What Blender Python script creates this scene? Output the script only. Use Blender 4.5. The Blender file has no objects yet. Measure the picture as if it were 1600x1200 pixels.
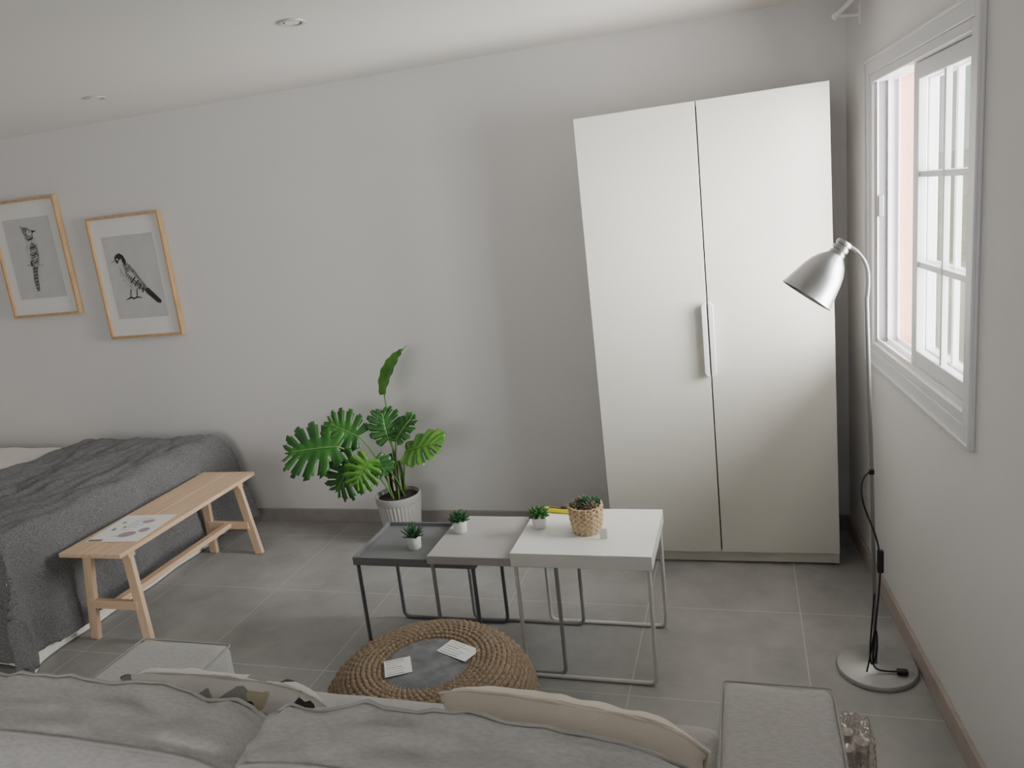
import bpy, bmesh, math, random
from mathutils import Vector, Matrix, noise
random.seed(7)
D=bpy.data; COL=bpy.context.scene.collection
pi=math.pi
# ------------------------------------------------------------------ materials
def mat(name,col,rough=.6,metal=0,bump=0,bscale=200,var=0,vscale=6,spec=.5,stretch=None,col2=None,detail=4,sheen=0):
    m=D.materials.new(name); m.use_nodes=True; nt=m.node_tree; N=nt.nodes; Lk=nt.links
    b=N['Principled BSDF']; b.inputs['Base Color'].default_value=(*col,1)
    b.inputs['Roughness'].default_value=rough; b.inputs['Metallic'].default_value=metal
    b.inputs['Specular IOR Level'].default_value=spec
    if sheen: b.inputs['Sheen Weight'].default_value=sheen
    tc=N.new('ShaderNodeTexCoord'); mp=N.new('ShaderNodeMapping'); Lk.new(tc.outputs['Object'],mp.inputs[0])
    if stretch: mp.inputs['Scale'].default_value=stretch
    if var or col2:
        n=N.new('ShaderNodeTexNoise'); n.inputs['Scale'].default_value=vscale; n.inputs['Detail'].default_value=detail
        Lk.new(mp.outputs[0],n.inputs['Vector'])
        r=N.new('ShaderNodeValToRGB'); Lk.new(n.outputs['Fac'],r.inputs[0])
        c2=col2 if col2 else tuple(max(0,c*(1-var)) for c in col)
        c1=col if col2 else tuple(min(1,c*(1+var)) for c in col)
        r.color_ramp.elements[0].position=.3; r.color_ramp.elements[1].position=.7
        r.color_ramp.elements[0].color=(*c2,1); r.color_ramp.elements[1].color=(*c1,1)
        Lk.new(r.outputs[0],b.inputs['Base Color'])
    if bump:
        n2=N.new('ShaderNodeTexNoise'); n2.inputs['Scale'].default_value=bscale; n2.inputs['Detail'].default_value=3
        Lk.new(mp.outputs[0],n2.inputs['Vector'])
        bp=N.new('ShaderNodeBump'); bp.inputs['Strength'].default_value=bump; bp.inputs['Distance'].default_value=.004
        Lk.new(n2.outputs['Fac'],bp.inputs['Height']); Lk.new(bp.outputs[0],b.inputs['Normal'])
    return m
WALL=mat('wall_paint',(.72,.708,.71),.85,bump=.08,bscale=120,var=.01,vscale=2)
CEIL=mat('ceiling_paint',(.84,.81,.78),.9,bump=.05,bscale=100)
BASE=mat('baseboard_tile',(.33,.30,.285),.45,var=.08,vscale=20)
BASER=mat('baseboard_tile_r',(.42,.36,.33),.45,var=.08,vscale=20)
WHITE=mat('white_lacquer',(.84,.84,.83),.35,var=.005)
WARD=mat('wardrobe_foil',(.73,.715,.655),.38,var=.005)
DARK=mat('dark_gap',(.03,.03,.03),.8)
ALU=mat('window_aluminium_white',(.70,.70,.72),.35)
PEACH=mat('peach_render',(.50,.29,.22),.9,bump=.4,bscale=90,var=.06,vscale=10)
STEEL=mat('brushed_steel',(.40,.40,.41),.36,1,bump=.05,bscale=300)
STEELB=mat('brushed_steel_base',(.48,.48,.485),.42,.85,bump=.05,bscale=300)
STEELP=mat('steel_paint_grey',(.27,.27,.28),.4,.6)
BLACK=mat('black_rubber',(.012,.012,.013),.45)
BIRCH=mat('birch_wood',(.76,.55,.38),.5,var=.0,col2=(.66,.45,.29),vscale=3,stretch=(14,1.2,14),detail=6,bump=.05,bscale=40)
BIRCHX=mat('birch_wood_x',(.76,.55,.38),.5,col2=(.66,.45,.29),vscale=3,stretch=(1.2,14,14),detail=6)
BIRCHZ=mat('birch_wood_z',(.78,.58,.41),.5,col2=(.68,.47,.31),vscale=3,stretch=(14,14,1.2),detail=6)
FRAME=mat('oak_frame',(.60,.40,.22),.5,col2=(.48,.30,.16),vscale=4,stretch=(10,10,2),detail=5)
MATB=mat('passepartout',(.80,.79,.78),.6)
PRINT=mat('print_grey',(.56,.555,.56),.55,var=.04,vscale=14)
INK=mat('print_ink',(.05,.05,.052),.7,col2=(.38,.38,.38),vscale=120,detail=2)
INKM=mat('print_ink_mid',(.25,.25,.25),.7,col2=(.5,.5,.5),vscale=90,detail=2)
INKL=mat('print_ink_light',(.62,.62,.61),.7,col2=(.35,.35,.35),vscale=110,detail=2)
INKD=mat('print_ink_dark',(.03,.03,.03),.7)
SOFA=mat('sofa_linen',(.58,.57,.568),.9,bump=.5,bscale=600,col2=(.46,.45,.447),vscale=70,stretch=(1,3,3),detail=6,sheen=.15)
PIPE=mat('sofa_piping',(.42,.41,.405),.9,bump=.4,bscale=600)
CREAM=mat('cream_cotton',(.82,.76,.66),.9,bump=.3,bscale=500,var=.02,sheen=.1)
THROW=mat('throw_grey',(.31,.305,.315),.95,bump=1,bscale=260,col2=(.10,.10,.108),vscale=40,stretch=(1,5,5),detail=7,sheen=.15)
DUVET=mat('duvet_white',(.84,.80,.75),.9,bump=.1,bscale=200)
BEDB=mat('bed_base',(.55,.52,.5),.9,bump=.3,bscale=400)
ROPE=mat('pouf_rope',(.37,.28,.195),.85,bump=.8,bscale=250,col2=(.23,.165,.11),vscale=80)
FELT=mat('pouf_felt',(.19,.195,.21),.95,var=.25,vscale=25,bump=.3,bscale=300)
PAPER=mat('paper_white',(.86,.86,.85),.7)
TBLD=mat('table_dark_grey',(.175,.18,.19),.4)
TBLM=mat('table_mid_grey',(.44,.425,.425),.42)
TBLW=mat('table_white',(.88,.88,.875),.3)
LEGD=mat('leg_dark_grey',(.13,.135,.145),.4)
LEGM=mat('leg_mid_grey',(.33,.33,.335),.4)
LEGW=mat('leg_white',(.70,.69,.68),.35)
POTW=mat('pot_white',(.84,.84,.82),.35)
POTR=mat('pot_ribbed',(.43,.42,.40),.5)
SOIL=mat('soil',(.05,.035,.025),.95,bump=1,bscale=150)
LEAF=mat('monstera_leaf',(.04,.17,.025),.33,col2=(.014,.075,.016),vscale=9)
LEAFL=mat('monstera_leaf_light',(.12,.31,.035),.36,col2=(.045,.19,.022),vscale=9)
RIB=mat('leaf_rib',(.22,.42,.11),.45)
STEM=mat('stem_green',(.12,.26,.05),.5)
STEMD=mat('stem_dark',(.03,.03,.022),.7)
SUC=mat('succulent_green',(.035,.13,.045),.5,col2=(.02,.07,.03),vscale=60)
SUCP=mat('succulent_mauve',(.16,.20,.11),.5,col2=(.18,.06,.085),vscale=45)
WICK=mat('wicker',(.72,.56,.37),.7,col2=(.56,.40,.23),vscale=60,bump=.3,bscale=300)
YEL=mat('yellow_plastic',(.85,.76,.02),.4)
# floor tile
def floor_mat():
    m=D.materials.new('floor_tile'); m.use_nodes=True; nt=m.node_tree; N=nt.nodes; L=nt.links; b=N['Principled BSDF']
    tc=N.new('ShaderNodeTexCoord'); mp=N.new('ShaderNodeMapping'); L.new(tc.outputs['Object'],mp.inputs[0])
    mp.inputs['Location'].default_value=(.28+6.0,.80+6.0,0)
    br=N.new('ShaderNodeTexBrick'); br.offset=0; br.inputs['Scale'].default_value=1; br.inputs['Brick Width'].default_value=.6
    br.inputs['Row Height'].default_value=.6; br.inputs['Mortar Size'].default_value=.0024; br.inputs['Mortar Smooth'].default_value=.1
    L.new(mp.outputs[0],br.inputs['Vector'])
    n=N.new('ShaderNodeTexNoise'); n.inputs['Scale'].default_value=3.6; n.inputs['Detail'].default_value=9; n.inputs['Roughness'].default_value=.65
    L.new(tc.outputs['Object'],n.inputs['Vector'])
    r=N.new('ShaderNodeValToRGB'); r.color_ramp.elements[0].position=.32; r.color_ramp.elements[1].position=.68
    r.color_ramp.elements[0].color=(.275,.272,.268,1); r.color_ramp.elements[1].color=(.395,.389,.382,1); L.new(n.outputs['Fac'],r.inputs[0])
    mx=N.new('ShaderNodeMix'); mx.data_type='RGBA'; L.new(br.outputs['Fac'],mx.inputs[0]); L.new(r.outputs[0],mx.inputs[6]); mx.inputs[7].default_value=(.49,.48,.47,1)
    L.new(mx.outputs[2],b.inputs['Base Color']); b.inputs['Roughness'].default_value=.45
    bp=N.new('ShaderNodeBump'); bp.invert=True; bp.inputs['Strength'].default_value=.4; bp.inputs['Distance'].default_value=.002; L.new(br.outputs['Fac'],bp.inputs['Height']); L.new(bp.outputs[0],b.inputs['Normal'])
    return m
FLOOR=floor_mat()
def patt_mat():
    m=D.materials.new('pattern_fabric'); m.use_nodes=True; nt=m.node_tree; N=nt.nodes; L=nt.links; b=N['Principled BSDF']
    tc=N.new('ShaderNodeTexCoord'); v=N.new('ShaderNodeTexVoronoi'); v.distance='MANHATTAN'; v.inputs['Scale'].default_value=19; L.new(tc.outputs['Object'],v.inputs['Vector'])
    s=N.new('ShaderNodeSeparateColor'); L.new(v.outputs['Color'],s.inputs[0])
    r=N.new('ShaderNodeValToRGB'); r.color_ramp.interpolation='CONSTANT'; e=r.color_ramp.elements
    e[0].position=0; e[0].color=(.78,.77,.74,1); e[1].position=.4; e[1].color=(.06,.06,.065,1)
    for p,c in ((.5,(.35,.34,.33,1)),(.72,(.8,.79,.76,1)),(.85,(.55,.50,.36,1)),(.93,(.25,.25,.25,1))):
        x=e.new(p); x.color=c
    L.new(s.outputs[0],r.inputs[0]); L.new(r.outputs[0],b.inputs['Base Color']); b.inputs['Roughness'].default_value=.9
    return m
PATT=patt_mat()
def glass_mat(name,tint,fac,rough=.03,bump=0):
    m=D.materials.new(name); m.use_nodes=True; nt=m.node_tree; N=nt.nodes; L=nt.links; N.remove(N['Principled BSDF'])
    t=N.new('ShaderNodeBsdfTransparent'); t.inputs[0].default_value=(*tint,1); g=N.new('ShaderNodeBsdfGlossy'); g.inputs['Roughness'].default_value=rough
    mx=N.new('ShaderNodeMixShader'); mx.inputs[0].default_value=fac; L.new(t.outputs[0],mx.inputs[1]); L.new(g.outputs[0],mx.inputs[2]); L.new(mx.outputs[0],N['Material Output'].inputs[0])
    if bump:
        n=N.new('ShaderNodeTexVoronoi'); n.inputs['Scale'].default_value=35; tc=N.new('ShaderNodeTexCoord'); L.new(tc.outputs['Object'],n.inputs['Vector'])
        bp=N.new('ShaderNodeBump'); bp.inputs['Strength'].default_value=bump; bp.inputs['Distance'].default_value=.02; L.new(n.outputs['Distance'],bp.inputs['Height']); L.new(bp.outputs[0],g.inputs['Normal'])
    return m
GLASS=glass_mat('window_glass',(.95,.97,.96),.05)
PLAST=glass_mat('clear_plastic_wrap',(.92,.89,.86),.28,.12,1)
# ------------------------------------------------------------------ builders
TM=Matrix.Identity(4)
def root(name,loc=(0,0,0)):
    e=D.objects.new(name,None); e.location=loc; e.empty_display_size=.1; COL.objects.link(e); return e
def link(ob,par):
    COL.objects.link(ob)
    if par is not None: ob.parent=par; ob.location=-Vector(par.location)
    return ob
def mesh(name,V,F,m,par=None,smooth=False,bev=0,sub=0,seg=2):
    me=D.meshes.new(name); me.from_pydata([TM@Vector(v) for v in V],[],F); me.materials.append(m)
    bm=bmesh.new(); bm.from_mesh(me); bmesh.ops.recalc_face_normals(bm,faces=bm.faces); bm.to_mesh(me); bm.free()
    if smooth: me.polygons.foreach_set('use_smooth',[True]*len(me.polygons))
    ob=link(D.objects.new(name,me),par)
    if bev:
        b=ob.modifiers.new('b','BEVEL'); b.width=bev; b.segments=seg; b.limit_method='ANGLE'
    if sub:
        s=ob.modifiers.new('s','SUBSURF'); s.levels=sub; s.render_levels=sub
    return ob
BF=[(0,1,3,2),(4,6,7,5),(0,4,5,1),(2,3,7,6),(0,2,6,4),(1,5,7,3)]
def box(name,a,b,m,par=None,bev=0,seg=2):
    V=[(x,y,z) for x in (a[0],b[0]) for y in (a[1],b[1]) for z in (a[2],b[2])]
    return mesh(name,V,BF,m,par,bev=bev,seg=seg)
def beam(name,p,q,w,t,m,par=None,up=(0,0,1),bev=.002):
    p=Vector(p);q=Vector(q);d=(q-p).normalized(); s=d.cross(Vector(up))
    if s.length<1e-4: s=Vector((1,0,0))
    s.normalize(); u=s.cross(d)
    V=[tuple(c+s*w/2*i+u*t/2*j) for c in (p,q) for i in (-1,1) for j in (-1,1)]
    return mesh(name,V,BF,m,par,bev=bev)
def tube(name,pts,r,m,par=None,smooth=True,cyc=False,res=4):
    cu=D.curves.new(name,'CURVE'); cu.dimensions='3D'; cu.bevel_depth=r; cu.bevel_resolution=res; cu.use_fill_caps=True
    s=cu.splines.new('NURBS' if smooth else 'POLY'); s.points.add(len(pts)-1)
    for i,p in enumerate(pts): s.points[i].co=(*(TM@Vector(p)),1)
    if smooth: s.order_u=4; s.use_endpoint_u=not cyc; cu.resolution_u=8
    s.use_cyclic_u=cyc
    cu.materials.append(m); return link(D.objects.new(name,cu),par)
def rounded(pts,r,n=5):
    out=[pts[0]]
    for i in range(1,len(pts)-1):
        a,b,c=map(Vector,(pts[i-1],pts[i],pts[i+1])); d1=(a-b).normalized(); d2=(c-b).normalized()
        p=b+d1*r;q=b+d2*r
        for k in range(n+1):
            t=k/n; out.append(tuple(p*(1-t)**2+b*2*t*(1-t)+q*t*t))
    out.append(pts[-1]); return out
def lathe(name,prof,c,m,par=None,seg=48,axis=None,rib=0,ribn=0,smooth=True):
    A=Matrix.Identity(3)
    if axis is not None: A=Vector((0,0,1)).rotation_difference(Vector(axis)).to_matrix()
    V=[];F=[]
    for (r,z) in prof:
        for k in range(seg):
            a=2*pi*k/seg; rr=r+(rib*math.cos(ribn*a) if rib else 0)
            V.append(tuple(Vector(c)+A@Vector((rr*math.cos(a),rr*math.sin(a),z))))
    for i in range(len(prof)-1):
        for k in range(seg):
            F.append((i*seg+k,i*seg+(k+1)%seg,(i+1)*seg+(k+1)%seg,(i+1)*seg+k))
    F.append(tuple(range(seg))); n=len(prof)-1; F.append(tuple(n*seg+k for k in range(seg)))
    ob=mesh(name,V,F,m,par,smooth=smooth)
    if smooth:
        e=ob.modifiers.new('e','EDGE_SPLIT'); e.split_angle=math.radians(40)
    return ob
def poly(name,pts,y,m,par,T):
    return mesh(name,[T(u,v,y) for u,v in pts],[tuple(range(len(pts)))],m,par)
def nz(x,y,z=0,s=1): return noise.noise(Vector((x*s,y*s,z*s)))
# ------------------------------------------------------------------ room
H=2.388; A=.0798; TH=.17
RW=Matrix.Rotation(A,4,'Z')
box('floor',(-6.4,-6.6,-.15),(.8,.2,0),FLOOR)
box('ceiling',(-6.4,-6.6,H),(.8,.2,H+.15),CEIL)
box('wall_back',(-6.2,0,0),(.17,.2,H),WALL)
box('wall_left',(-6.4,-6.4,0),(-6.2,.2,H),WALL)
wf=root('wall_front',(0,-6.3,0)); dxa,dxb=-4.0,-.8
box('pier_left',(-6.2,-6.4,0),(dxa,-6.2,H),WALL,wf); box('pier_right',(dxb,-6.4,0),(.5,-6.2,H),WALL,wf); box('lintel',(dxa,-6.4,2.15),(dxb,-6.2,H),WALL,wf)
pd=root('door_1',(-2.4,-6.3,0))
for i,x in enumerate((dxa,-2.46,-2.40,dxb-.06)): box('stile_%d'%i,(x,-6.33,0),(x+.06,-6.27,2.15),ALU,pd)
box('rail_top',(dxa,-6.33,2.09),(dxb,-6.27,2.15),ALU,pd); box('rail_bottom',(dxa,-6.33,0),(dxb,-6.27,.08),ALU,pd)
# right wall (slightly out of square) with window hole
TM=RW
hy0,hy1,hz0,hz1=-1.49,-.44,.985,2.015
wr=root('wall_right',(0,0,0))
box('section_near',(0,-6.7,0),(TH,hy0,H),WALL,wr); box('section_far',(0,hy1,0),(TH,.15,H),WALL,wr)
box('section_sill',(0,hy0,0),(TH,hy1,hz0),WALL,wr); box('section_head',(0,hy0,hz1),(TH,hy1,H),WALL,wr)
rv=root('trim_1',(0,0,0))
box('reveal_far',(.095,hy1-.010,hz0),(TH+.01,hy1+.3,hz1),PEACH,rv); box('reveal_near',(.095,hy0,hz0),(TH+.01,hy0+.010,hz1),PEACH,rv)
box('reveal_sill',(.095,hy0,hz0),(TH+.03,hy1,hz0+.014),PEACH,rv); box('reveal_head',(.095,hy0,hz1-.010),(TH+.01,hy1,hz1),PEACH,rv)
br=root('baseboard_right',(0,0,0)); box('board',(-.014,-6.3,0),(0,-.0,.078),BASER,br,bev=.002)
TM=Matrix.Identity(4)
box('baseboard_back',(-6.2,-.014,0),(0,0,.078),BASE,bev=.002)
# window
TM=RW
w=root('window_1',(.05,-1,1.5))
def rect_frame(nm,x0,x1,y0,y1,z0,z1,t,m,par,tb=None,bev=.003):
    tb=tb or t
    box(nm+'_near',(x0,y0,z0),(x1,y0+t,z1),m,par,bev); box(nm+'_far',(x0,y1-t,z0),(x1,y1,z1),m,par,bev)
    box(nm+'_bottom',(x0,y0+t,z0),(x1,y1-t,z0+tb),m,par,bev); box(nm+'_top',(x0,y0+t,z1-t),(x1,y1-t,z1),m,par,bev)
rect_frame('casing',-.010,.0,-1.545,-.385,.93,2.07,.055,ALU,w)
rect_frame('casing_lip',-.018,-.008,-1.545,-.385,.93,2.07,.012,ALU,w)
rect_frame('outer_frame',-.006,.09,hy0+.0,hy1-.0,hz0,hz1,.03,ALU,w)
for i,x in enumerate((.012,.050,.086)):
    box('track_%d'%i,(x-.003,hy0+.03,hz0+.03),(x+.003,hy1-.03,hz0+.045),ALU,w); box('jamb_fin_%d'%i,(x-.003,hy1-.045,hz0+.03),(x+.003,hy1-.03,hz1-.03),ALU,w)
box('jamb_seal',(.020,hy1-.034,hz0+.03),(.045,hy1-.030,hz1-.03),STEELP,w)
def sash(nm,x,y0,y1):
    rect_frame(nm,x,x+.028,y0,y1,hz0+.035,hz1-.032,.05,ALU,w,.06)
    g0,g1=hz0+.095,hz1-.082
    for k in (1,2):
        z=g0+(g1-g0)*k/3; box(nm+'_muntin_h%d'%k,(x+.006,y0+.05,z-.009),(x+.022,y1-.05,z+.009),ALU,w)
    yc=(y0+y1)/2; box(nm+'_muntin_v',(x+.006,yc-.009,g0),(x+.022,yc+.009,g1),ALU,w)
    box(nm+'_glass',(x+.012,y0+.045,g0-.01),(x+.016,y1-.045,g1+.01),GLASS,w)
sash('sash_inner',.017,-1.46,-.905)
sash('sash_outer',.055,-1.44,-.885)
box('pull_inner',(.009,-1.45,1.50),(.017,-1.435,1.62),BLACK,w,bev=.002)
box('latch',(.012,-.492,1.50),(.03,-.475,1.58),STEELP,w,bev=.002)
# curtain rod above window
cr=root('curtain_rod',(-.08,-.3,2.25))
tube('rod',[(-.075,-.20,2.275),(-.075,-.9,2.275),(-.075,-1.6,2.275)],.008,WHITE,cr)
lathe('finial',[(.006,0),(.014,.004),(.014,.03),(.006,.036)],(-.075,-.20,2.275),WHITE,cr,axis=(0,1,0),seg=20)
for i,y in enumerate((-.27,-1.55)):
    box('bracket_plate_%d'%i,(-.006,y-.012,2.22),(0,y+.012,2.30),WHITE,cr,bev=.002)
    tube('bracket_arm_%d'%i,[(0,y,2.255),(-.04,y,2.255),(-.075,y,2.262)],.006,WHITE,cr)
TM=Matrix.Identity(4)
# ------------------------------------------------------------------ exterior
ex=root('balcony_parapet',(2,2.6,0))
CW=mat('parapet_render',(.78,.72,.58),.9,bump=.3,bscale=60)
box('wall',(.35,2.6,-.1),(6,2.8,.85),CW,ex); box('coping',(.33,2.56,.85),(6,2.84,.91),CW,ex)
box('terrace_ground',(.85,-6.6,-.2),(7,2.6,-.1),CW)
GR=mat('dry_grass',(.60,.64,.24),.95,col2=(.42,.50,.16),vscale=2)
box('field_ground',(-20,2.9,-.4),(40,60,-.3),GR)
V=[];F=[];n=60
for i in range(n+1):
    x=-10+50*i/n; z=2.6+1.2*nz(x,3,0,.13)
    V+=[(x,40,-.3),(x,44,z)]
for i in range(n): F.append((2*i,2*i+2,2*i+3,2*i+1))
mesh('hill',V,F,mat('hill_green',(.55,.58,.42),.95,col2=(.72,.68,.56),vscale=.6),smooth=True)
# ------------------------------------------------------------------ wardrobe
x0,x1,yf=-1.091,-.098,-.404; xm=(x0+x1)/2
wd=root('wardrobe',(xm,-.2,0))
TM=Matrix.Translation((xm,0,1.0))@Matrix.Rotation(math.radians(-.5),4,'Y')@Matrix.Translation((-xm,0,-.994))
box('side_left',(x0,yf+.022,0),(x0+.018,-.02,2.01),WARD,wd); box('side_right',(x1-.018,yf+.022,0),(x1,-.02,2.01),WARD,wd)
box('top_panel',(x0+.018,yf+.022,1.992),(x1-.018,-.02,2.01),WARD,wd); box('back_panel',(x0+.018,-.03,.05),(x1-.018,-.02,1.992),WARD,wd)
box('bottom_panel',(x0+.018,yf+.03,.05),(x1-.018,-.03,.068),WARD,wd); box('plinth',(x0+.018,yf+.026,0),(x1-.018,yf+.04,.052),WARD,wd)
box('shadow_strip',(xm-.012,yf+.024,.06),(xm+.012,yf+.03,1.99),DARK,wd)
box('door_left',(x0,yf,.056),(xm-.0026,yf+.02,2.01),WARD,wd,bev=.0012); box('door_right',(xm+.0026,yf,.056),(x1,yf+.02,2.01),WARD,wd,bev=.0012)
for nm,s in (('handle_left',-1),('handle_right',1)):
    xa=xm+s*.003; P=[]; R_=.022
    for k in range(9):
        a=pi/2*k/8; P.append((xa+s*R_*math.sin(a),1.205-R_+R_*math.cos(a)))
    for k in range(9):
        a=pi/2*k/8; P.append((xa+s*R_*math.cos(a),.883+R_-R_*math.sin(a)))
    def slab(n_,P,ya,yb,m_,bv):
        n=len(P); V=[(p[0],ya,p[1]) for p in P]+[(p[0],yb,p[1]) for p in P]
        F=[tuple(range(n)),tuple(range(2*n-1,n-1,-1))]+[(i,(i+1)%n,n+(i+1)%n,n+i) for i in range(n)]
        mesh(n_,V,F,m_,wd,bev=bv)
    slab(nm,P,yf-.028,yf-.018,WHITE,.003)
    cx_=xa+s*.008; slab(nm+'_standoff',[(cx_+(p[0]-cx_)*.6,1.044+(p[1]-1.044)*.95) for p in P],yf-.018,yf,STEELP,0)
TM=Matrix.Identity(4)
# ------------------------------------------------------------------ picture frames
def picture(xa,za,wd_,hg,birdfn,nm='bird_picture'):
    r=root(nm,(xa+wd_/2,0,za+hg/2)); d=.036; t=.014
    box('frame_left',(xa,-d,za),(xa+t,-.002,za+hg),FRAME,r,.001); box('frame_right',(xa+wd_-t,-d,za),(xa+wd_,-.002,za+hg),FRAME,r,.001)
    box('frame_bottom',(xa+t,-d,za),(xa+wd_-t,-.002,za+t),FRAME,r,.001); box('frame_top',(xa+t,-d,za+hg-t),(xa+wd_-t,-.002,za+hg),FRAME,r,.001)
    box('mat_board',(xa+t,-.02,za+t),(xa+wd_-t,-.004,za+hg-t),MATB,r)
    cx,cz=xa+wd_/2,za+hg/2
    box('print',(cx-.178,-.0215,cz-.24),(cx+.178,-.02,cz+.24),PRINT,r)
    T=lambda u,v,o:(cx+u,-.022-o,cz+v)
    birdfn(r,T)
def ell(cx,cy,a,b,ang,n=20):
    c,s=math.cos(ang),math.sin(ang)
    return [(cx+a*math.cos(2*pi*k/n)*c-b*math.sin(2*pi*k/n)*s, cy+a*math.cos(2*pi*k/n)*s+b*math.sin(2*pi*k/n)*c) for k in range(n)]
def finch(r,T0):
    T=lambda u,v,o:T0(u*1.12,v*1.12+.015,o)
    poly('body',[(-.118,.072),(-.09,.055),(-.098,.02),(-.09,-.02),(-.06,-.062),(-.02,-.085),(.02,-.085),(.055,-.09),(.04,-.05),(.02,-.01),(-.005,.035),(-.03,.07),(-.048,.10),(-.07,.112),(-.092,.105),(-.105,.088)],.0004,INKL,r,T)
    poly('head_cap',[(-.105,.09),(-.092,.107),(-.068,.114),(-.046,.10),(-.035,.072),(-.045,.05),(-.058,.062),(-.062,.085),(-.08,.078),(-.09,.06),(-.1,.07)],.0008,INKD,r,T)
    poly('beak',[(-.103,.083),(-.138,.070),(-.101,.068)],.0008,INKM,r,T)
    poly('wing',[(-.06,.055),(-.03,.062),(0,.03),(.03,-.02),(.065,-.075),(.10,-.118),(.06,-.10),(.01,-.075),(-.03,-.04),(-.055,0)],.0008,INK,r,T)
    poly('wing_bar',[(-.045,.012),(-.02,.02),(.02,-.03),(.012,-.045)],.0012,INKL,r,T)
    for k in range(4): poly('feather_%d'%k,[(.0+.014*k,-.012-.018*k),(.006+.014*k,-.016-.018*k),(-.03+.02*k,-.045-.018*k),(-.034+.02*k,-.04-.018*k)],.0012,INKD,r,T)
    poly('tail',[(.045,-.08),(.07,-.075),(.135,-.145),(.128,-.16),(.108,-.155),(.05,-.1)],.001,INKD,r,T)
    poly('eye',ell(-.088,.083,.005,.005,0,10),.0014,MATB,r,T)
    for x in (-.045,-.005):
        poly('leg',[(x,-.075),(x+.006,-.075),(x-.006,-.12),(x-.011,-.12)],.001,INKD,r,T)
        poly('toe_front',[(x-.008,-.114),(x-.006,-.122),(x-.040,-.130),(x-.040,-.126)],.001,INKD,r,T)
        poly('toe_back',[(x-.008,-.114),(x-.006,-.122),(x+.022,-.126),(x+.020,-.122)],.001,INKD,r,T)
    for k in range(5): poly('breast_mark',ell(-.078+.012*k,.02-.018*k,.004,.012,.4,10),.0012,INKM,r,T)
def jay(r,T0):
    T=lambda u,v,o:T0(u*1.15,v*1.1+.02,o)
    poly('body',[(.0,.115),(.028,.10),(.042,.06),(.045,.02),(.03,-.03),(.008,-.065),(-.02,-.05),(-.038,-.01),(-.04,.04),(-.03,.085),(-.018,.11)],.0004,INKL,r,T)
    poly('head',[(-.045,.165),(-.03,.155),(.0,.15),(.025,.135),(.03,.118),(.015,.098),(-.012,.095),(-.03,.11),(-.038,.135)],.0008,INK,r,T)
    poly('collar',[(.028,.116),(.02,.096),(-.01,.088),(-.03,.104),(-.028,.096),(-.008,.078),(.024,.088)],.0012,INKD,r,T)
    poly('face',[(.0,.136),(.022,.13),(.026,.118),(.012,.104),(-.006,.108),(-.01,.124)],.0012,INKL,r,T)
    poly('beak',[(.026,.132),(.058,.128),(.028,.118)],.0012,INKD,r,T)
    poly('eye',ell(.012,.126,.004,.004,0,10),.0016,INKD,r,T)
    poly('wing',[(.012,.075),(.035,.05),(.038,.0),(.022,-.05),(-.01,-.11),(-.02,-.06),(-.02,.0),(-.008,.05)],.0009,INK,r,T)
    for k in range(6): poly('wing_bar_%d'%k,[(-.012+.002*k,.04-.02*k),(.032-.003*k,.05-.02*k),(.032-.003*k,.045-.02*k),(-.012+.002*k,.034-.02*k)],.0013,INKL if k%2 else INKD,r,T)
    poly('tail',[(-.018,-.05),(.010,-.05),(-.004,-.13),(-.012,-.195),(-.034,-.198),(-.036,-.13)],.0008,INK,r,T)
    for k in range(7): poly('tail_bar_%d'%k,[(-.028-.001*k,-.07-.018*k),(.004-.003*k,-.068-.018*k),(.003-.003*k,-.073-.018*k),(-.028-.001*k,-.075-.018*k)],.0013,INKD,r,T)
    poly('branch',[(-.06,-.045),(.05,-.055),(.05,-.062),(-.06,-.053)],.001,INKM,r,T)
    poly('foot',[(-.03,-.03),(-.02,-.03),(-.018,-.06),(-.03,-.058)],.0012,INKD,r,T)
picture(-4.79,1.34,.515,.70,jay); picture(-4.085,1.17,.515,.71,finch)
# ------------------------------------------------------------------ ceiling downlights
EM=mat('downlight_lens',(.9,.88,.82),.3)
RING=mat('downlight_ring',(.62,.60,.57),.35,.3)
for (x,y) in ((-1.90,-1.16),(-3.30,-.60)):
    r=root('ceiling_downlight',(x,y,H))
    lathe('trim_ring',[(.030,-.001),(.034,-.006),(.045,-.006),(.048,-.001)],(x,y,H),RING,r,seg=40)
    lathe('lens',[(.001,-.004),(.026,-.004),(.026,-.001)],(x,y,H),EM,r,seg=30)
    lathe('gap_ring',[(.026,-.0035),(.031,-.0035),(.031,-.001)],(x,y,H),DARK,r,seg=30)
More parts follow.
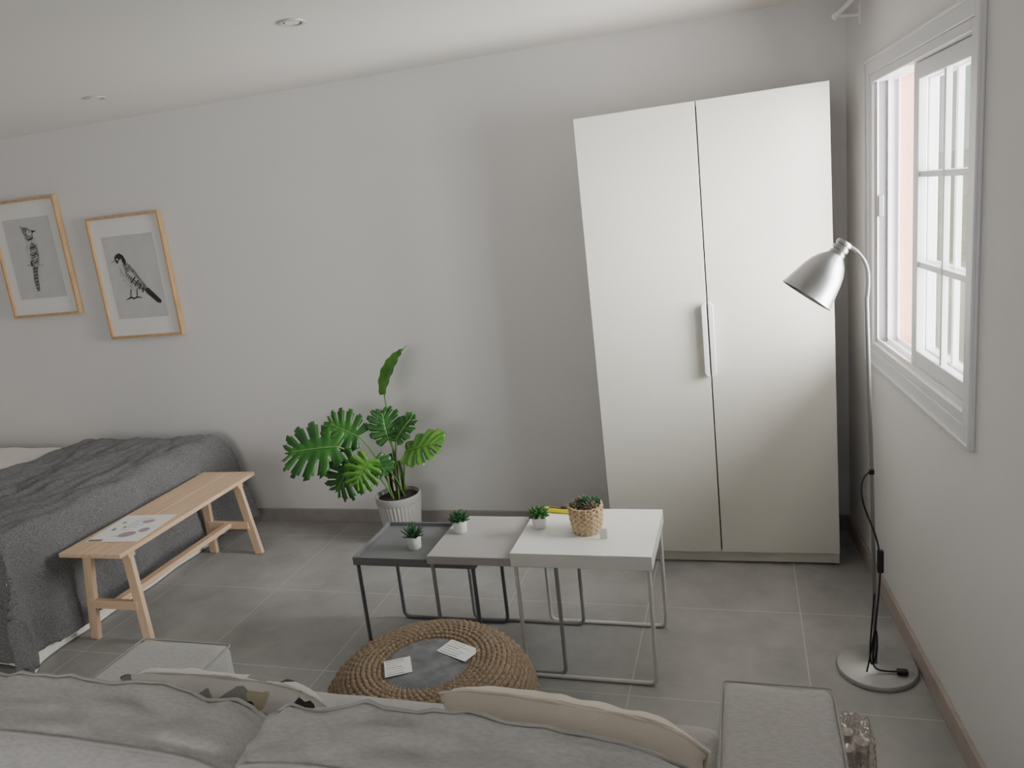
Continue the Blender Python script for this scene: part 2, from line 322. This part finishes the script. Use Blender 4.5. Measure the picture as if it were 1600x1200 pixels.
# ------------------------------------------------------------------ bed
bd=root('bed',(-4.4,-.85,0))
bx0,bx1,by0,by1,bz=-5.45,-3.42,-1.52,-.10,.54
box('base',(bx0,by0+.03,.14),(bx1-.04,by1-.02,.32),BEDB,bd,.02); box('mattress',(bx0,by0+.02,.32),(bx1-.03,by1,.50),DUVET,bd,.05,4)
for i,(x,y) in enumerate(((bx1-.35,by0+.35),(bx1-.35,by1-.2),(bx0+.15,by0+.35),(bx0+.15,by1-.12))): lathe('leg_%d'%i,[(.02,0),(.028,.14)],(x,y,0),BIRCHZ,bd,seg=16)
box('headboard',(bx0-.06,by0,.1),(bx0,by1,.95),BEDB,bd,.02)
def drape(name,xa,xb,ya,yb,top,ox,oyn,oyf,m,seed,amp,lift,fold,puff=0,cell=.022,hem=0,flare=0):
    L1=xb-xa+ox; L2=yb-ya+oyn+oyf; nx=int(L1/cell); ny=int(L2/cell); V=[];F=[]; R=.07
    for i in range(nx+1):
        for j in range(ny+1):
            s=xa+L1*i/nx; t=ya-oyn+L2*j/ny
            if hem and i==nx: s+=hem*nz(t*30,seed)
            if hem and i==0: s+=.05*nz(t*3,seed)
            if hem and j==0: t+=hem*nz(s*30,seed)
            dx=max(0,s-(xb-R)); dyn=max(0,(ya+R)-t); dyf=max(0,t-(yb-R))
            x=min(s,xb-R); y=min(max(t,ya+R),yb-R); z=top
            def arc(d):
                if d<=0: return 0,0
                q=pi/2*R
                if d<q: return R*math.sin(d/R), R*(1-math.cos(d/R))
                return R+.02*(d-q)/.4, R+(d-q)
            hx,vx=arc(dx); hy,vy=arc(max(dyn,dyf))
            drop=max(vx,vy); mn=min(vx,vy)
            x+=hx; y+=(-hy if dyn>dyf else hy)
            k=min(mn,.35)*.45
            x+=k*.7; y+=(-k*.7 if dyn>0 else (k*.1 if dyf>0 else 0))
            z=top-drop
            f=min(1,drop/.25)
            if vx>=vy and vx>0: x+=fold*f*(.5+.5*math.sin(t*17+2*nz(t,seed,0,3)+seed))+fold*.6*f*nz(t,z,seed,6)+flare*(drop/.5)*max(0,1+(t-yb)/.5)
            elif vy>0: y+=-fold*f*(.5+.5*math.sin(s*15+seed))*(1 if dyn>0 else 0)
            up=(1-f)
            w=amp*(nz(s,t,seed,5)+.6*nz(s*1.6,t*.7,seed+3,11)+.35*nz(s,t,seed+9,24))
            z+=up*(w+lift)+ (1-f)*puff*(nz(s,t,seed+5,2.2)+.5)
            x+=(.8*w+lift)*f if vx>0 else 0; y+=-(.8*w+lift)*f if dyn>0 and vy>vx else 0
            if y>-.02: y=-.02-.001*nz(s,t)
            V.append((x,y,max(z,.012)))
    for i in range(nx):
        for j in range(ny): a=i*(ny+1)+j; F.append((a,a+ny+1,a+ny+2,a+1))
    ob=mesh(name,V,F,m,bd,smooth=True); so=ob.modifiers.new('t','SOLIDIFY'); so.thickness=.008; so.offset=-1
    return ob
drape('duvet',bx0,bx1-.015,by0,by1,bz-.005,.53,.52,.03,DUVET,3,.006,0,.012,puff=.012,cell=.03)
drape('throw_blanket',-4.36,bx1,by0-.005,by1+.02,bz+.03,.48,.49,.05,THROW,11,.020,.013,.034,cell=.016,hem=.02,flare=.10)
# ------------------------------------------------------------------ bench
bn=root('wooden_bench',(-3.16,-.87,0))
TM=Matrix.Translation((-3.16,-.87,0))@Matrix.Rotation(math.radians(1.0),4,'Z')
for i,(a,b) in enumerate(((-.162,-.0012),(.0012,.162))): box('slat_%d'%i,(a,-.495,.43),(b,.495,.45),BIRCH,bn,.003)
for e,y in (('near',-.40),('far',.40)):
    box('cleat_'+e,(-.13,y-.02,.395),(.13,y+.02,.43),BIRCHX,bn,.002)
    for s in (-1,1): beam('leg_%s_%s'%(e,'l' if s<0 else 'r'),(s*.105,y,.425),(s*.145,y+(-.03 if y<0 else .03),.003),.045,.022,BIRCHZ,bn,up=(0,1,0))
    box('cross_'+e,(-.125,y-.035 if y<0 else y,.155),(.125,y-.012 if y<0 else y+.023,.195),BIRCHX,bn,.002)
box('stretcher',(-.02,-.42,.165),(.02,.42,.19),BIRCH,bn,.002)
TM=Matrix.Translation((-3.15,-1.105,.4515))@Matrix.Rotation(math.radians(5),4,'Z')
pp=root('leaflet',(-3.13,-1.11,.45))
box('sheet',(-.14,-.145,0),(.125,.145,.0015),PAPER,pp)
LB=[mat('leaflet_brown',(.30,.20,.15),.6),mat('leaflet_mauve',(.42,.33,.37),.6),mat('leaflet_green',(.22,.26,.18),.6),mat('leaflet_tan',(.5,.38,.30),.6)]
for i,(a,b,c,d,k) in enumerate(((-.13,-.14,-.06,-.12,0),(-.02,-.10,.06,-.04,1),(.05,-.05,.10,.0,1),(-.10,-.03,-.08,.0,2),(-.06,.0,-.045,.02,2),(0,.05,.06,.09,1),(-.10,.05,-.08,.07,2))):
    mesh('print_%d'%i,[(x,y,.002) for x,y in ell((a+c)/2,(b+d)/2,(c-a)/2,(d-b)/2,.3,12)] if k!=0 else [(a,b,.002),(c,b,.002),(c,d,.002),(a,d,.002)],[tuple(range(12 if k!=0 else 4))],LB[k],pp)
for i in range(9):
    yy=-.09+.024*i; box('text_line_%d'%i,(-.05,yy,.0015),(-.05+.045+.02*(i%3),yy+.004,.0018),INKM,pp) if i not in (1,2) else None
TM=Matrix.Identity(4)
# ------------------------------------------------------------------ nest of tables
def table(nm,xa,xb,ya,yb,zt,apr,mt,ml,legr=.0075):
    r=root(nm,((xa+xb)/2,(ya+yb)/2,0)); th=.011
    box('top',(xa,ya,zt-th),(xb,yb,zt),mt,r,.0015)
    if apr:
        box('apron_front',(xa,ya,zt-apr),(xb,ya+.012,zt-th),mt,r,.001); box('apron_back',(xa,yb-.012,zt-apr),(xb,yb,zt-th),mt,r,.001)
        box('apron_right',(xb-.012,ya+.012,zt-apr),(xb,yb-.012,zt-th),mt,r,.001)
    for e,y in (('front',ya+.012),('back',yb-.012)):
        i=.014
        z1=zt-max(apr,th)
        tube('leg_frame_'+e,rounded([(xa+i,y,z1),(xa+i,y,legr),(xb-i,y,legr),(xb-i,y,z1)],.03),legr,ml,r,smooth=False)
    return r
table('nesting_side_table',-1.275,-.775,-1.345,-.945,.500,.052,TBLW,LEGW)
table('nesting_side_table',-1.605,-1.105,-1.328,-.962,.470,.032,TBLM,LEGM)
r3=table('nesting_side_table',-1.925,-1.425,-1.312,-.978,.432,.018,TBLD,LEGD)
box('rim_left',(-1.925,-1.312,.432),(-1.917,-.978,.447),TBLD,r3,.001)
box('rim_front',(-1.917,-1.312,.432),(-1.62,-1.304,.447),TBLD,r3,.001); box('rim_back',(-1.917,-.986,.432),(-1.62,-.978,.447),TBLD,r3,.001)
# ------------------------------------------------------------------ succulents
def leafcone(V,F,base,direc,l,wd_,th):
    d=Vector(direc).normalized(); s=d.cross(Vector((0,0,1)))
    if s.length<.05: s=Vector((1,0,0))
    s.normalize(); u=s.cross(d); b0=len(V); prof=((0,.35),(.35,1),(.7,.75),(.92,.3))
    for t,k in prof:
        c=Vector(base)+d*l*t+Vector((0,0,1))*l*.15*t*t
        for q in range(6):
            a=2*pi*q/6; V.append(tuple(c+s*wd_*k*math.cos(a)+u*th*k*math.sin(a)))
    V.append(tuple(Vector(base)+d*l+Vector((0,0,1))*l*.15))
    for i in range(3):
        for q in range(6): F.append((b0+i*6+q,b0+i*6+(q+1)%6,b0+(i+1)*6+(q+1)%6,b0+(i+1)*6+q))
    for q in range(6): F.append((b0+18+q,b0+18+(q+1)%6,b0+24))
def rosette(c,R,rings,m,par,wd_,th,nm='rosette'):
    V=[];F=[]
    for i,(el,n,l) in enumerate(rings):
        for k in range(n):
            a=2*pi*(k+.5*(i%2))/n+random.uniform(-.1,.1); e=math.radians(el+random.uniform(-5,5))
            leafcone(V,F,Vector(c)+Vector((math.cos(a),math.sin(a),0))*R*.08,(math.cos(a)*math.cos(e),math.sin(a)*math.cos(e),math.sin(e)),R*l,wd_,th)
    return mesh(nm,V,F,m,par,smooth=True)
def pot_small(x,y,z,style):
    r=root('potted_succulent',(x,y,z))
    lathe('pot',[(.0,0),(.021,0),(.025,.004),(.029,.05),(.0295,.053),(.0265,.053),(.025,.044)],(x,y,z),POTW,r,seg=32)
    lathe('soil',[(.0,.044),(.0252,.044)],(x,y,z),SOIL,r,seg=24)
    c=(x,y,z+.046)
    if style==0: rosette(c,.055,[(15,8,.8),(35,8,.95),(55,7,1.0),(75,5,1.05)],SUC,r,.0055,.003)
    elif style==1: rosette(c,.05,[(5,9,.9),(25,9,.9),(45,8,.85),(65,6,.8),(82,3,.7)],SUC,r,.010,.004)
    else: rosette((x,y,z+.05),.045,[(-5,8,.95),(15,8,.95),(35,7,.85),(60,5,.7)],LEAF,r,.012,.006)
pot_small(-1.715,-1.19,.4322,0); pot_small(-1.545,-1.115,.4702,1); pot_small(-1.218,-1.125,.5002,2)
bk=root('potted_succulent_in_basket',(-1.03,-1.15,.5)); bx,by,bz_=-1.03,-1.15,.5
V=[];F=[]
for i in range(11):
    z=.006+.0095*i; rr=.046+.012*math.sin(min(1,i/7)*pi/2)
    b0=len(V); S=96
    for k in range(S):
        a=2*pi*k/S; ro=rr+.0028*math.sin(16*a+pi*(i%2))
        for q in range(6):
            ph=2*pi*q/6; V.append((bx+(ro+.0045*math.cos(ph))*math.cos(a),by+(ro+.0045*math.cos(ph))*math.sin(a),bz_+z+.0056*math.sin(ph)))
    for k in range(S):
        for q in range(6): F.append((b0+k*6+q,b0+((k+1)%S)*6+q,b0+((k+1)%S)*6+(q+1)%6,b0+k*6+(q+1)%6))
mesh('woven_rings',V,F,WICK,bk,smooth=True)
lathe('liner',[(.0,.001),(.044,.001),(.054,.05),(.055,.100),(.050,.100),(.049,.09),(0,.09)],(bx,by,bz_),WICK,bk)
for k in range(16):
    a=2*pi*(k+.5)/16; tube('stake_%d'%k,[(bx+.049*math.cos(a),by+.049*math.sin(a),bz_+.002),(bx+.063*math.cos(a),by+.063*math.sin(a),bz_+.06),(bx+.062*math.cos(a),by+.062*math.sin(a),bz_+.108)],.0028,WICK,bk)
for j,(ox,oy,s,m_) in enumerate(((-.028,-.01,.034,SUCP),(.02,-.022,.036,SUCP),(.028,.02,.034,SUC),(-.012,.028,.034,SUCP),(0,0,.03,SUC))):
    rosette((bx+ox,by+oy,bz_+.10+.012*(j==4)),s,[(0,8,1),(20,8,.95),(42,7,.85),(65,5,.7)],m_,bk,.010,.004,nm='rosette_%d'%j)
box('price_tag_card',(bx+.058,by-.065,bz_+.001),(bx+.085,by-.063,bz_+.040),PAPER,bk)
kn=root('utility_knife',(-1.17,-1.0,.5))
TM=Matrix.Translation((-1.165,-.985,.501))@Matrix.Rotation(math.radians(-8),4,'Z')
box('handle',(-.075,-.013,0),(.075,.013,.016),YEL,kn,.005,3); box('slider_track',(-.05,-.004,.016),(.05,.004,.0175),BLACK,kn); box('slider',(.0,-.006,.017),(.022,.006,.023),BLACK,kn,.001)
box('blade',(.075,-.008,.006),(.10,.008,.0075),STEEL,kn)
TM=Matrix.Identity(4)
# ------------------------------------------------------------------ monstera
pt=root('potted_monstera',(-2.26,-.21,0)); px_,py_=-2.26,-.21
lathe('pot',[(.0,0),(.085,0),(.09,.006),(.118,.225),(.118,.226)],(px_,py_,0),POTR,pt,seg=144,rib=.0022,ribn=36)
lathe('pot_rim',[(.108,.2),(.119,.224),(.122,.228),(.122,.262),(.117,.265),(.112,.262),(.109,.235),(.0,.235)],(px_,py_,0),POTR,pt,seg=64)
lathe('soil',[(.0,.243),(.110,.240),(.110,.236)],(px_,py_,0),SOIL,pt,seg=32)
def monstera(idx,base,tip,wfac,m,nrm=None,curl=.25,fold=0,lobes=6,whole=False):
    base=Vector(base);tip=Vector(tip); ax=(tip-base); Ln=ax.length; ax.normalize()
    n=Vector(nrm); n=(n-ax*n.dot(ax)).normalized(); s=ax.cross(n).normalized()
    nt=lobes*6; nr=8; V=[];F=[]
    for side in (-1,1):
        b0=len(V)
        for i in range(nt+1):
            t=i/nt
            th=math.radians(128-105*t**.8); ml=Ln*wfac*(.62*(math.sin(pi*min(1,(t*.86+.14)))**.7)+.02)
            if t>.97: ml*=.6
            my=Ln*(.16+.74*t)
            for j in range(nr+1):
                rr=j/nr; x=rr*ml*math.sin(th); y=my+rr*ml*math.cos(th)+ .10*ml*rr*rr
                y=y if t<.999 else my+rr*Ln*.10
                z=-curl*(x*x)/Ln*1.2-curl*.8*(y-Ln*.4)**2/Ln + fold*x + (.003 if whole else .010)*math.sin(t*lobes*2*pi)*rr
                V.append(tuple(base+ax*y+s*side*x+n*z))
        for i in range(nt):
            for j in range(nr):
                ph=(i%6)
                if not whole:
                    if ph==5 and j>=3 and 3<i<nt-4: continue
                    if ph in(0,4) and j>=7 and 3<i<nt-4: continue
                a=b0+i*(nr+1)+j; F.append((a,a+1,a+nr+2,a+nr+1))
    ob=mesh('leaf_%d'%idx,V,F,m,pt,smooth=True)
    so=ob.modifiers.new('t','SOLIDIFY'); so.thickness=.0012
    tube('rib_%d'%idx,[tuple(base+ax*Ln*q+n*(-curl*.8*Ln*(q-.4)**2+.0015)) for q in (.14,.3,.5,.7,.88)],.0018,RIB,pt)
    return base+ax*Ln*.15+n*(-curl*.8*Ln*.0625)
LV=[((-2.44,-.36,.585),(-2.78,-.42,.575),.76,LEAF,(.25,-.72,.62)),
    ((-2.36,-.30,.60),(-2.57,-.30,.70),.80,LEAF,(.3,-.85,.45)),
    ((-2.36,-.38,.54),(-2.52,-.42,.345),.80,LEAF,(.1,-.9,.35)),
    ((-2.27,-.42,.555),(-2.36,-.48,.40),.85,LEAFL,(.3,-.8,.5)),
    ((-2.24,-.26,.55),(-2.27,-.24,.74),.80,LEAF,(.3,-.9,.25)),
    ((-2.20,-.30,.57),(-2.08,-.26,.72),.58,LEAF,(-.5,-.8,.3)),
    ((-2.17,-.30,.52),(-1.91,-.34,.60),.68,LEAFL,(.2,-.50,.84)),
    ((-2.29,-.20,.76),(-2.15,-.16,1.07),.27,LEAFL,(-.6,-.75,.2)),
    ((-2.30,-.34,.52),(-2.20,-.42,.46),.8,LEAF,(.3,-.7,.6))]
for i,(b,t,wf_,m_,nr_) in enumerate(LV):
    top=monstera(i,b,t,wf_,m_,nr_,lobes=5 if i in (5,8) else 6,whole=(i in (7,)),fold=.5 if i==7 else 0,curl=.45 if i==7 else .25)
    a=random.uniform(0,6.28); g=Vector((px_+.035*math.cos(a),py_+.035*math.sin(a),.24)); mid=(g+top)/2+Vector((0,.02,.06 if i!=7 else .0))
    lo=g+Vector((0,0,.15)) if i!=7 else g*.5+mid*.5
    tube('petiole_%d'%i,[tuple(g),tuple(lo*.5+mid*.5),tuple(mid*.4+top*.6+Vector((0,0,.03))),tuple(top)],.0042,STEM,pt)
for i,(dx,dy,h) in enumerate(((-.03,0,.22),(.01,-.02,.26),(.03,.02,.2),(-.005,.025,.24))):
    tube('trunk_%d'%i,[(px_+dx,py_+dy,.235),(px_+dx*1.2,py_+dy,.235+h*.5),(px_+dx*.6,py_+dy*1.5,.235+h)],.0085,STEMD,pt)
# ------------------------------------------------------------------ floor lamp
lp=root('floor_lamp',(-.056,-1.15,0)); lx,ly=-.056,-1.15
lathe('base',[(.0,0),(.127,0),(.130,.003),(.130,.012),(.126,.017),(.02,.022),(.012,.026),(0,.026)],(lx,ly,0),STEELB,lp,seg=72)
tube('pole',[(lx-.004,ly,.02),(lx-.008,ly,.4),(lx-.016,ly,.8),(lx-.026,ly,1.2),(lx-.028,ly,1.30)],.0065,STEELP,lp)
neck=[(lx-.028,ly,1.29),(lx-.022,ly,1.34),(lx-.022,ly,1.39),(lx-.045,ly,1.435),(lx-.075,ly,1.462),(lx-.095,ly,1.464)]
tube('gooseneck',neck,.0062,STEELP,lp)
ax=Vector((-.60,-.12,-.78)).normalized(); hp=Vector((-.142,ly,1.474))
lathe('socket_cap',[(.0,0),(.022,0),(.025,.004),(.025,.012),(.021,.014),(.021,.018),(.025,.02),(.025,.030),(.021,.032),(.021,.036),(.025,.038),(.025,.048),(.0,.05)],hp,STEEL,lp,axis=ax,seg=40)
pr=[(.024,.045),(.030,.052),(.046,.070),(.058,.092),(.067,.12),(.075,.155),(.082,.185),(.086,.195)]
lathe('shade',pr+[(.084,.196)]+[(a-.003,b) for a,b in reversed(pr)],hp,STEEL,lp,axis=ax,seg=64)
lathe('bulb',[(.0,.05),(.014,.05),(.014,.08),(.024,.11),(.028,.135),(.022,.158),(.0,.165)],hp,mat('bulb_glass',(.85,.85,.8),.2),lp,axis=ax,seg=24)
tube('cord',[(lx-.018,ly-.005,.73),(lx-.045,ly-.02,.725),(lx-.055,ly-.03,.66),(lx-.03,ly-.03,.58),(lx-.0,ly-.03,.50),(lx+.008,ly-.02,.42),(lx+.008,ly-.02,.36),(lx-.002,ly-.03,.25),(lx-.012,ly-.03,.14),(lx-.02,ly-.04,.06),(lx-.015,ly-.05,.03),(lx+.02,ly-.05,.028),(lx+.055,ly-.045,.027)],.003,BLACK,lp)
tube('cord_bundle',[(lx-.01,ly-.02,.30),(lx-.022,ly-.03,.16),(lx-.03,ly-.04,.06),(lx-.02,ly-.05,.04),(lx-.002,ly-.045,.1),(lx-.006,ly-.03,.2),(lx-.018,ly-.03,.12),(lx-.028,ly-.045,.07),(lx-.04,ly-.06,.028)],.0028,BLACK,lp)
box('inline_switch',(lx-.002,ly-.03,.38),(lx+.018,ly-.012,.46),BLACK,lp,.004,3)
box('cord_clip',(lx-.024,ly-.012,.72),(lx-.008,ly+.008,.738),BLACK,lp,.002)
box('plug',(lx+.055,ly-.056,.020),(lx+.09,ly-.036,.036),BLACK,lp,.004,3)
for k in (-.049,-.043): tube('pin',[(lx+.09,ly+k,.028),(lx+.108,ly+k,.028)],.002,STEEL,lp,smooth=False)
# ------------------------------------------------------------------ pouf
pc=Vector((-1.46,-1.738,0)); pf=root('knitted_pouf',tuple(pc)); V=[];F=[]
NR=30; S=260
for i in range(NR):
    ph=math.radians(-75+ (i/(NR-1))*190)
    r0_=.198+.142*math.cos(ph); z0_=.162+.148*math.sin(ph)
    b0=len(V)
    for k in range(S):
        a=2*pi*k/S; tw=.003*math.sin(60*a+i*pi)
        for q in range(6):
            p2=2*pi*q/6; e=.0095+.002*math.sin(120*a+i)
            V.append((pc.x+(r0_+tw*math.cos(ph)+e*math.cos(p2))*math.cos(a),pc.y+(r0_+tw*math.cos(ph)+e*math.cos(p2))*math.sin(a),max(.001,z0_+tw*math.sin(ph)+e*math.sin(p2))))
    for k in range(S):
        for q in range(6): F.append((b0+k*6+q,b0+((k+1)%S)*6+q,b0+((k+1)%S)*6+(q+1)%6,b0+k*6+(q+1)%6))
mesh('knit_rope',V,F,ROPE,pf,smooth=True)
lathe('inner_cover',[(0,.312),(.06,.312),(.12,.308),(.165,.300),(.2,.282),(.255,.25),(.30,.18),(.27,.06),(.2,.01),(0,.01)],(pc.x,pc.y,0),FELT,pf)
def card(nm,cx,cy,w_,h_,ang,z,par,rows):
    global TM
    TM=Matrix.Translation((cx,cy,z))@Matrix.Rotation(math.radians(ang),4,'Z')
    box(nm,(-w_/2,-h_/2,0),(w_/2,h_/2,.001),PAPER,par)
    for i in range(rows):
        yy=-h_/2+h_*(i+.7)/(rows+.4); ww=w_*random.uniform(.4,.8)
        box(nm+'_print_%d'%i,(-w_*.44,yy-.0013,.001),(-w_*.44+ww,yy+.0008,.0013),INKD if i%3==0 else INKM,par)
    TM=Matrix.Identity(4)
card('care_label',-1.54,-1.78,.085,.09,28,.313,pf,7)
card('care_label_b',-1.375,-1.67,.125,.075,-22,.313,pf,6)
# ------------------------------------------------------------------ sofa
sf=root('sofa',(-1.22,-2.5,0))
sx0,sx1=-2.17,-.285; ax0,ax1=-1.86,-.53
def softbox(nm,a,b,m,par,bulge=.012,r=.035,n=14,wr=.003):
    a=Vector(a);b=Vector(b);c=(a+b)/2;h=(b-a)/2; bm=bmesh.new(); bmesh.ops.create_cube(bm,size=2); bmesh.ops.subdivide_edges(bm,edges=bm.edges,cuts=n,use_grid_fill=True)
    for v in bm.verts:
        p=v.co.copy(); q=Vector((p.x*h.x,p.y*h.y,p.z*h.z))
        inn=Vector([max(-h[i]+r,min(h[i]-r,q[i])) for i in range(3)]); dd=q-inn
        if dd.length>1e-6: q=inn+dd.normalized()*min(r,dd.length)
        for i in range(3):
            j,k=(i+1)%3,(i+2)%3
            q[i]+=bulge*p[i]*(1-p[j]**2)*(1-p[k]**2)
        w_=wr*(nz(q.x+c.x,q.y+c.y,q.z+c.z,9)+.5*nz(q.x+c.x,q.y+c.y,q.z,21)); q+=p.normalized()*w_
        v.co=q+c
    me=D.meshes.new(nm); bm.to_mesh(me); bm.free(); me.materials.append(m); me.polygons.foreach_set('use_smooth',[True]*len(me.polygons))
    return link(D.objects.new(nm,me),par)
box('frame_base',(ax0-.02,-2.95,.06),(ax1+.02,-2.14,.30),SOFA,sf,.02)
softbox('arm_left',(sx0,-2.98,.05),(ax0,-2.11,.585),SOFA,sf,.008,.025,22); softbox('arm_right',(ax1,-2.98,.05),(sx1,-2.11,.585),SOFA,sf,.008,.025,22)
softbox('back_rest',(ax0,-3.0,.06),(ax1,-2.84,.74),SOFA,sf,.004,.03)
mx_=(ax0+ax1)/2
softbox('seat_left',(ax0+.004,-2.84,.29),(mx_-.003,-2.105,.46),SOFA,sf,.012,.03); softbox('seat_right',(mx_+.003,-2.84,.29),(ax1-.004,-2.105,.46),SOFA,sf,.012,.03)
for a_,b_ in ((sx0,ax0),(ax1,sx1)):
    tube('arm_seam',rounded([(a_+.004,-2.97,.579),(a_+.004,-2.112,.579),(b_-.004,-2.112,.579),(b_-.004,-2.97,.579)],.014),.0026,PIPE,sf,smooth=False)
for i,(x,y) in enumerate(((sx0+.08,-2.17),(sx1-.08,-2.17),(sx0+.08,-2.9),(sx1-.08,-2.9))): box('foot_%d'%i,(x-.03,y-.03,0),(x+.03,y+.03,.055),BLACK,sf)
def cushion(nm,c,w_,h_,t_,tilt,yaw_,m,mp,par,seed,edge=.5,n=40,wr=.010,rl=0,dropc=.02):
    M=Matrix.Translation(c)@Matrix.Rotation(yaw_,4,'Z')@Matrix.Rotation(tilt,4,'X')@Matrix.Rotation(rl,4,'Y')
    def f(x,y,z):
        k=(max(0,1-x**4)*max(0,1-z**4))**.5
        X=x*w_/2*(1-.035*(1-abs(z)**2)*abs(x)**3)
        Z=z*h_/2*(1+.05*(1-x*x)*abs(z)**3)
        Y=y*t_/2*(edge+(1-edge)*k)
        wv=wr*(nz(x*2.0,z*1.2,seed+y,1.5)+.5*nz(x*6,z*2+y*1.5,seed+4,1.4)+.3*nz((x+z)*9,(x-z)*3,seed+8+y))
        cr_=wr*.8*math.sin(9*math.atan2(z-.9,abs(x)-1.02)+seed)*max(0,.45-math.hypot(abs(x)-1,z-1))*2
        n_=Vector((x**7,y*1.0,z**7))
        if n_.length>0: n_.normalize()
        v=Vector((X,Y,Z))+n_*(wv+cr_)
        v.z+= -dropc*abs(x)**8 - (dropc*1.6*max(0,x)**5 if z>0 else 0)
        return M@v
    bm=bmesh.new(); bmesh.ops.create_cube(bm,size=2); bmesh.ops.subdivide_edges(bm,edges=bm.edges,cuts=n,use_grid_fill=True)
    for v in bm.verts: v.co=f(*v.co)
    bmesh.ops.smooth_vert(bm,verts=bm.verts,factor=.5,use_axis_x=True,use_axis_y=True,use_axis_z=True)
    me=D.meshes.new(nm); bm.to_mesh(me); bm.free(); me.materials.append(m); me.polygons.foreach_set('use_smooth',[True]*len(me.polygons))
    ob=link(D.objects.new(nm,me),par)
    if mp:
        for s in ((-1,1) if edge>.2 else (0,)):
            P=[]; K=24
            for (xa,za,xb,zb) in ((-1,-1,1,-1),(1,-1,1,1),(1,1,-1,1),(-1,1,-1,-1)):
                for k in range(K):
                    t=k/K; P.append(tuple(f((xa+(xb-xa)*t)*.992,s,(za+(zb-za)*t)*.992)))
            tube(nm+'_piping',P,.0034,mp,par,smooth=False,cyc=True)
    return ob
cushion('back_cushion_left',(-1.63,-2.75,.664),.76,.43,.21,math.radians(8),math.radians(0),SOFA,PIPE,sf,2,edge=.55,wr=.015)
cushion('back_cushion_right',(-.895,-2.755,.672),.75,.43,.21,math.radians(8),math.radians(-1),SOFA,PIPE,sf,5,edge=.55,wr=.015,dropc=.03)
tp=root('throw_pillow_cream',(-.80,-2.56,.62)); cushion('cover',(-.775,-2.56,.658),.48,.38,.11,math.radians(13),math.radians(-4),CREAM,CREAM,tp,9,edge=.04,wr=.006,rl=math.radians(3))
tq=root('throw_pillow_patterned',(-1.47,-2.55,.62)); cushion('cover',(-1.50,-2.56,.658),.46,.36,.11,math.radians(13),math.radians(4),PATT,None,tq,12,edge=.04,wr=.006,rl=math.radians(4))
# plastic wrapped bundle by the sofa arm
pl=root('plastic_wrapped_bundle',(0,0,0))
bm=bmesh.new(); bmesh.ops.create_icosphere(bm,subdivisions=5,radius=1)
for v in bm.verts:
    p=v.co.copy(); q=1/max(abs(p.x),abs(p.y),abs(p.z))**.6
    k=q*(1+.10*nz(p.x,p.y,p.z,5)+.10*abs(nz(p.x,p.y,p.z,8)))
    v.co=Vector((-.215+p.x*.052*k,-1.84+p.y*.075*k,max(.003,.15+p.z*.14*k)))
me=D.meshes.new('wrap'); bm.to_mesh(me); bm.free(); me.materials.append(PLAST); link(D.objects.new('wrap',me),pl)
for i,(dx,dy) in enumerate(((-.02,-.03),(.02,.0),(-.015,.035))):
    lathe('roll_%d'%i,[(.0,.01),(.018,.01),(.018,.24),(0,.24)],(-.215+dx,-1.84+dy,0),mat('roll_paper_%d'%i,(.60,.56,.52),.8),pl,seg=24)
# ------------------------------------------------------------------ camera
f,cx,cy,h,yaw,pitch,roll=1200.6,-0.4429,-3.7234,1.6962,-0.3064,0.2285,-0.1113
fw=Vector((math.sin(yaw)*math.cos(pitch),math.cos(yaw)*math.cos(pitch),-math.sin(pitch)))
r0=Vector((math.cos(yaw),-math.sin(yaw),0)); u0=r0.cross(fw)
r=math.cos(roll)*r0+math.sin(roll)*u0; u=-math.sin(roll)*r0+math.cos(roll)*u0
M=Matrix((( r.x,u.x,-fw.x,cx),(r.y,u.y,-fw.y,cy),(r.z,u.z,-fw.z,h),(0,0,0,1)))
cd=D.cameras.new('camera'); cam=D.objects.new('camera',cd); COL.objects.link(cam); cam.matrix_world=M
cd.sensor_width=36; cd.lens=36*f/1600; cd.clip_start=.02; bpy.context.scene.camera=cam
# ------------------------------------------------------------------ lights
def area(nm,loc,target,sx,sy,power,col,spread=180):
    l=D.lights.new(nm,'AREA'); l.shape='RECTANGLE'; l.size=sx; l.size_y=sy; l.energy=power; l.color=col; l.spread=math.radians(spread)
    o=D.objects.new(nm,l); COL.objects.link(o); o.location=loc; o.rotation_euler=(Vector(target)-Vector(loc)).to_track_quat('-Z','Y').to_euler(); return o
area('daylight_patio',(-2.4,-6.15,1.15),(-2.9,0,1.15),2.9,1.9,40,(1,.955,.90))
area('daylight_window',(1.5,-1.6,1.5),(.0,-1.6,1.5),2.4,2.4,560,(1,.97,.945),130)
W=D.worlds.new('sky'); bpy.context.scene.world=W; W.use_nodes=True
bg=W.node_tree.nodes['Background']; bg.inputs[0].default_value=(.86,.95,.96,1); bg.inputs[1].default_value=.8
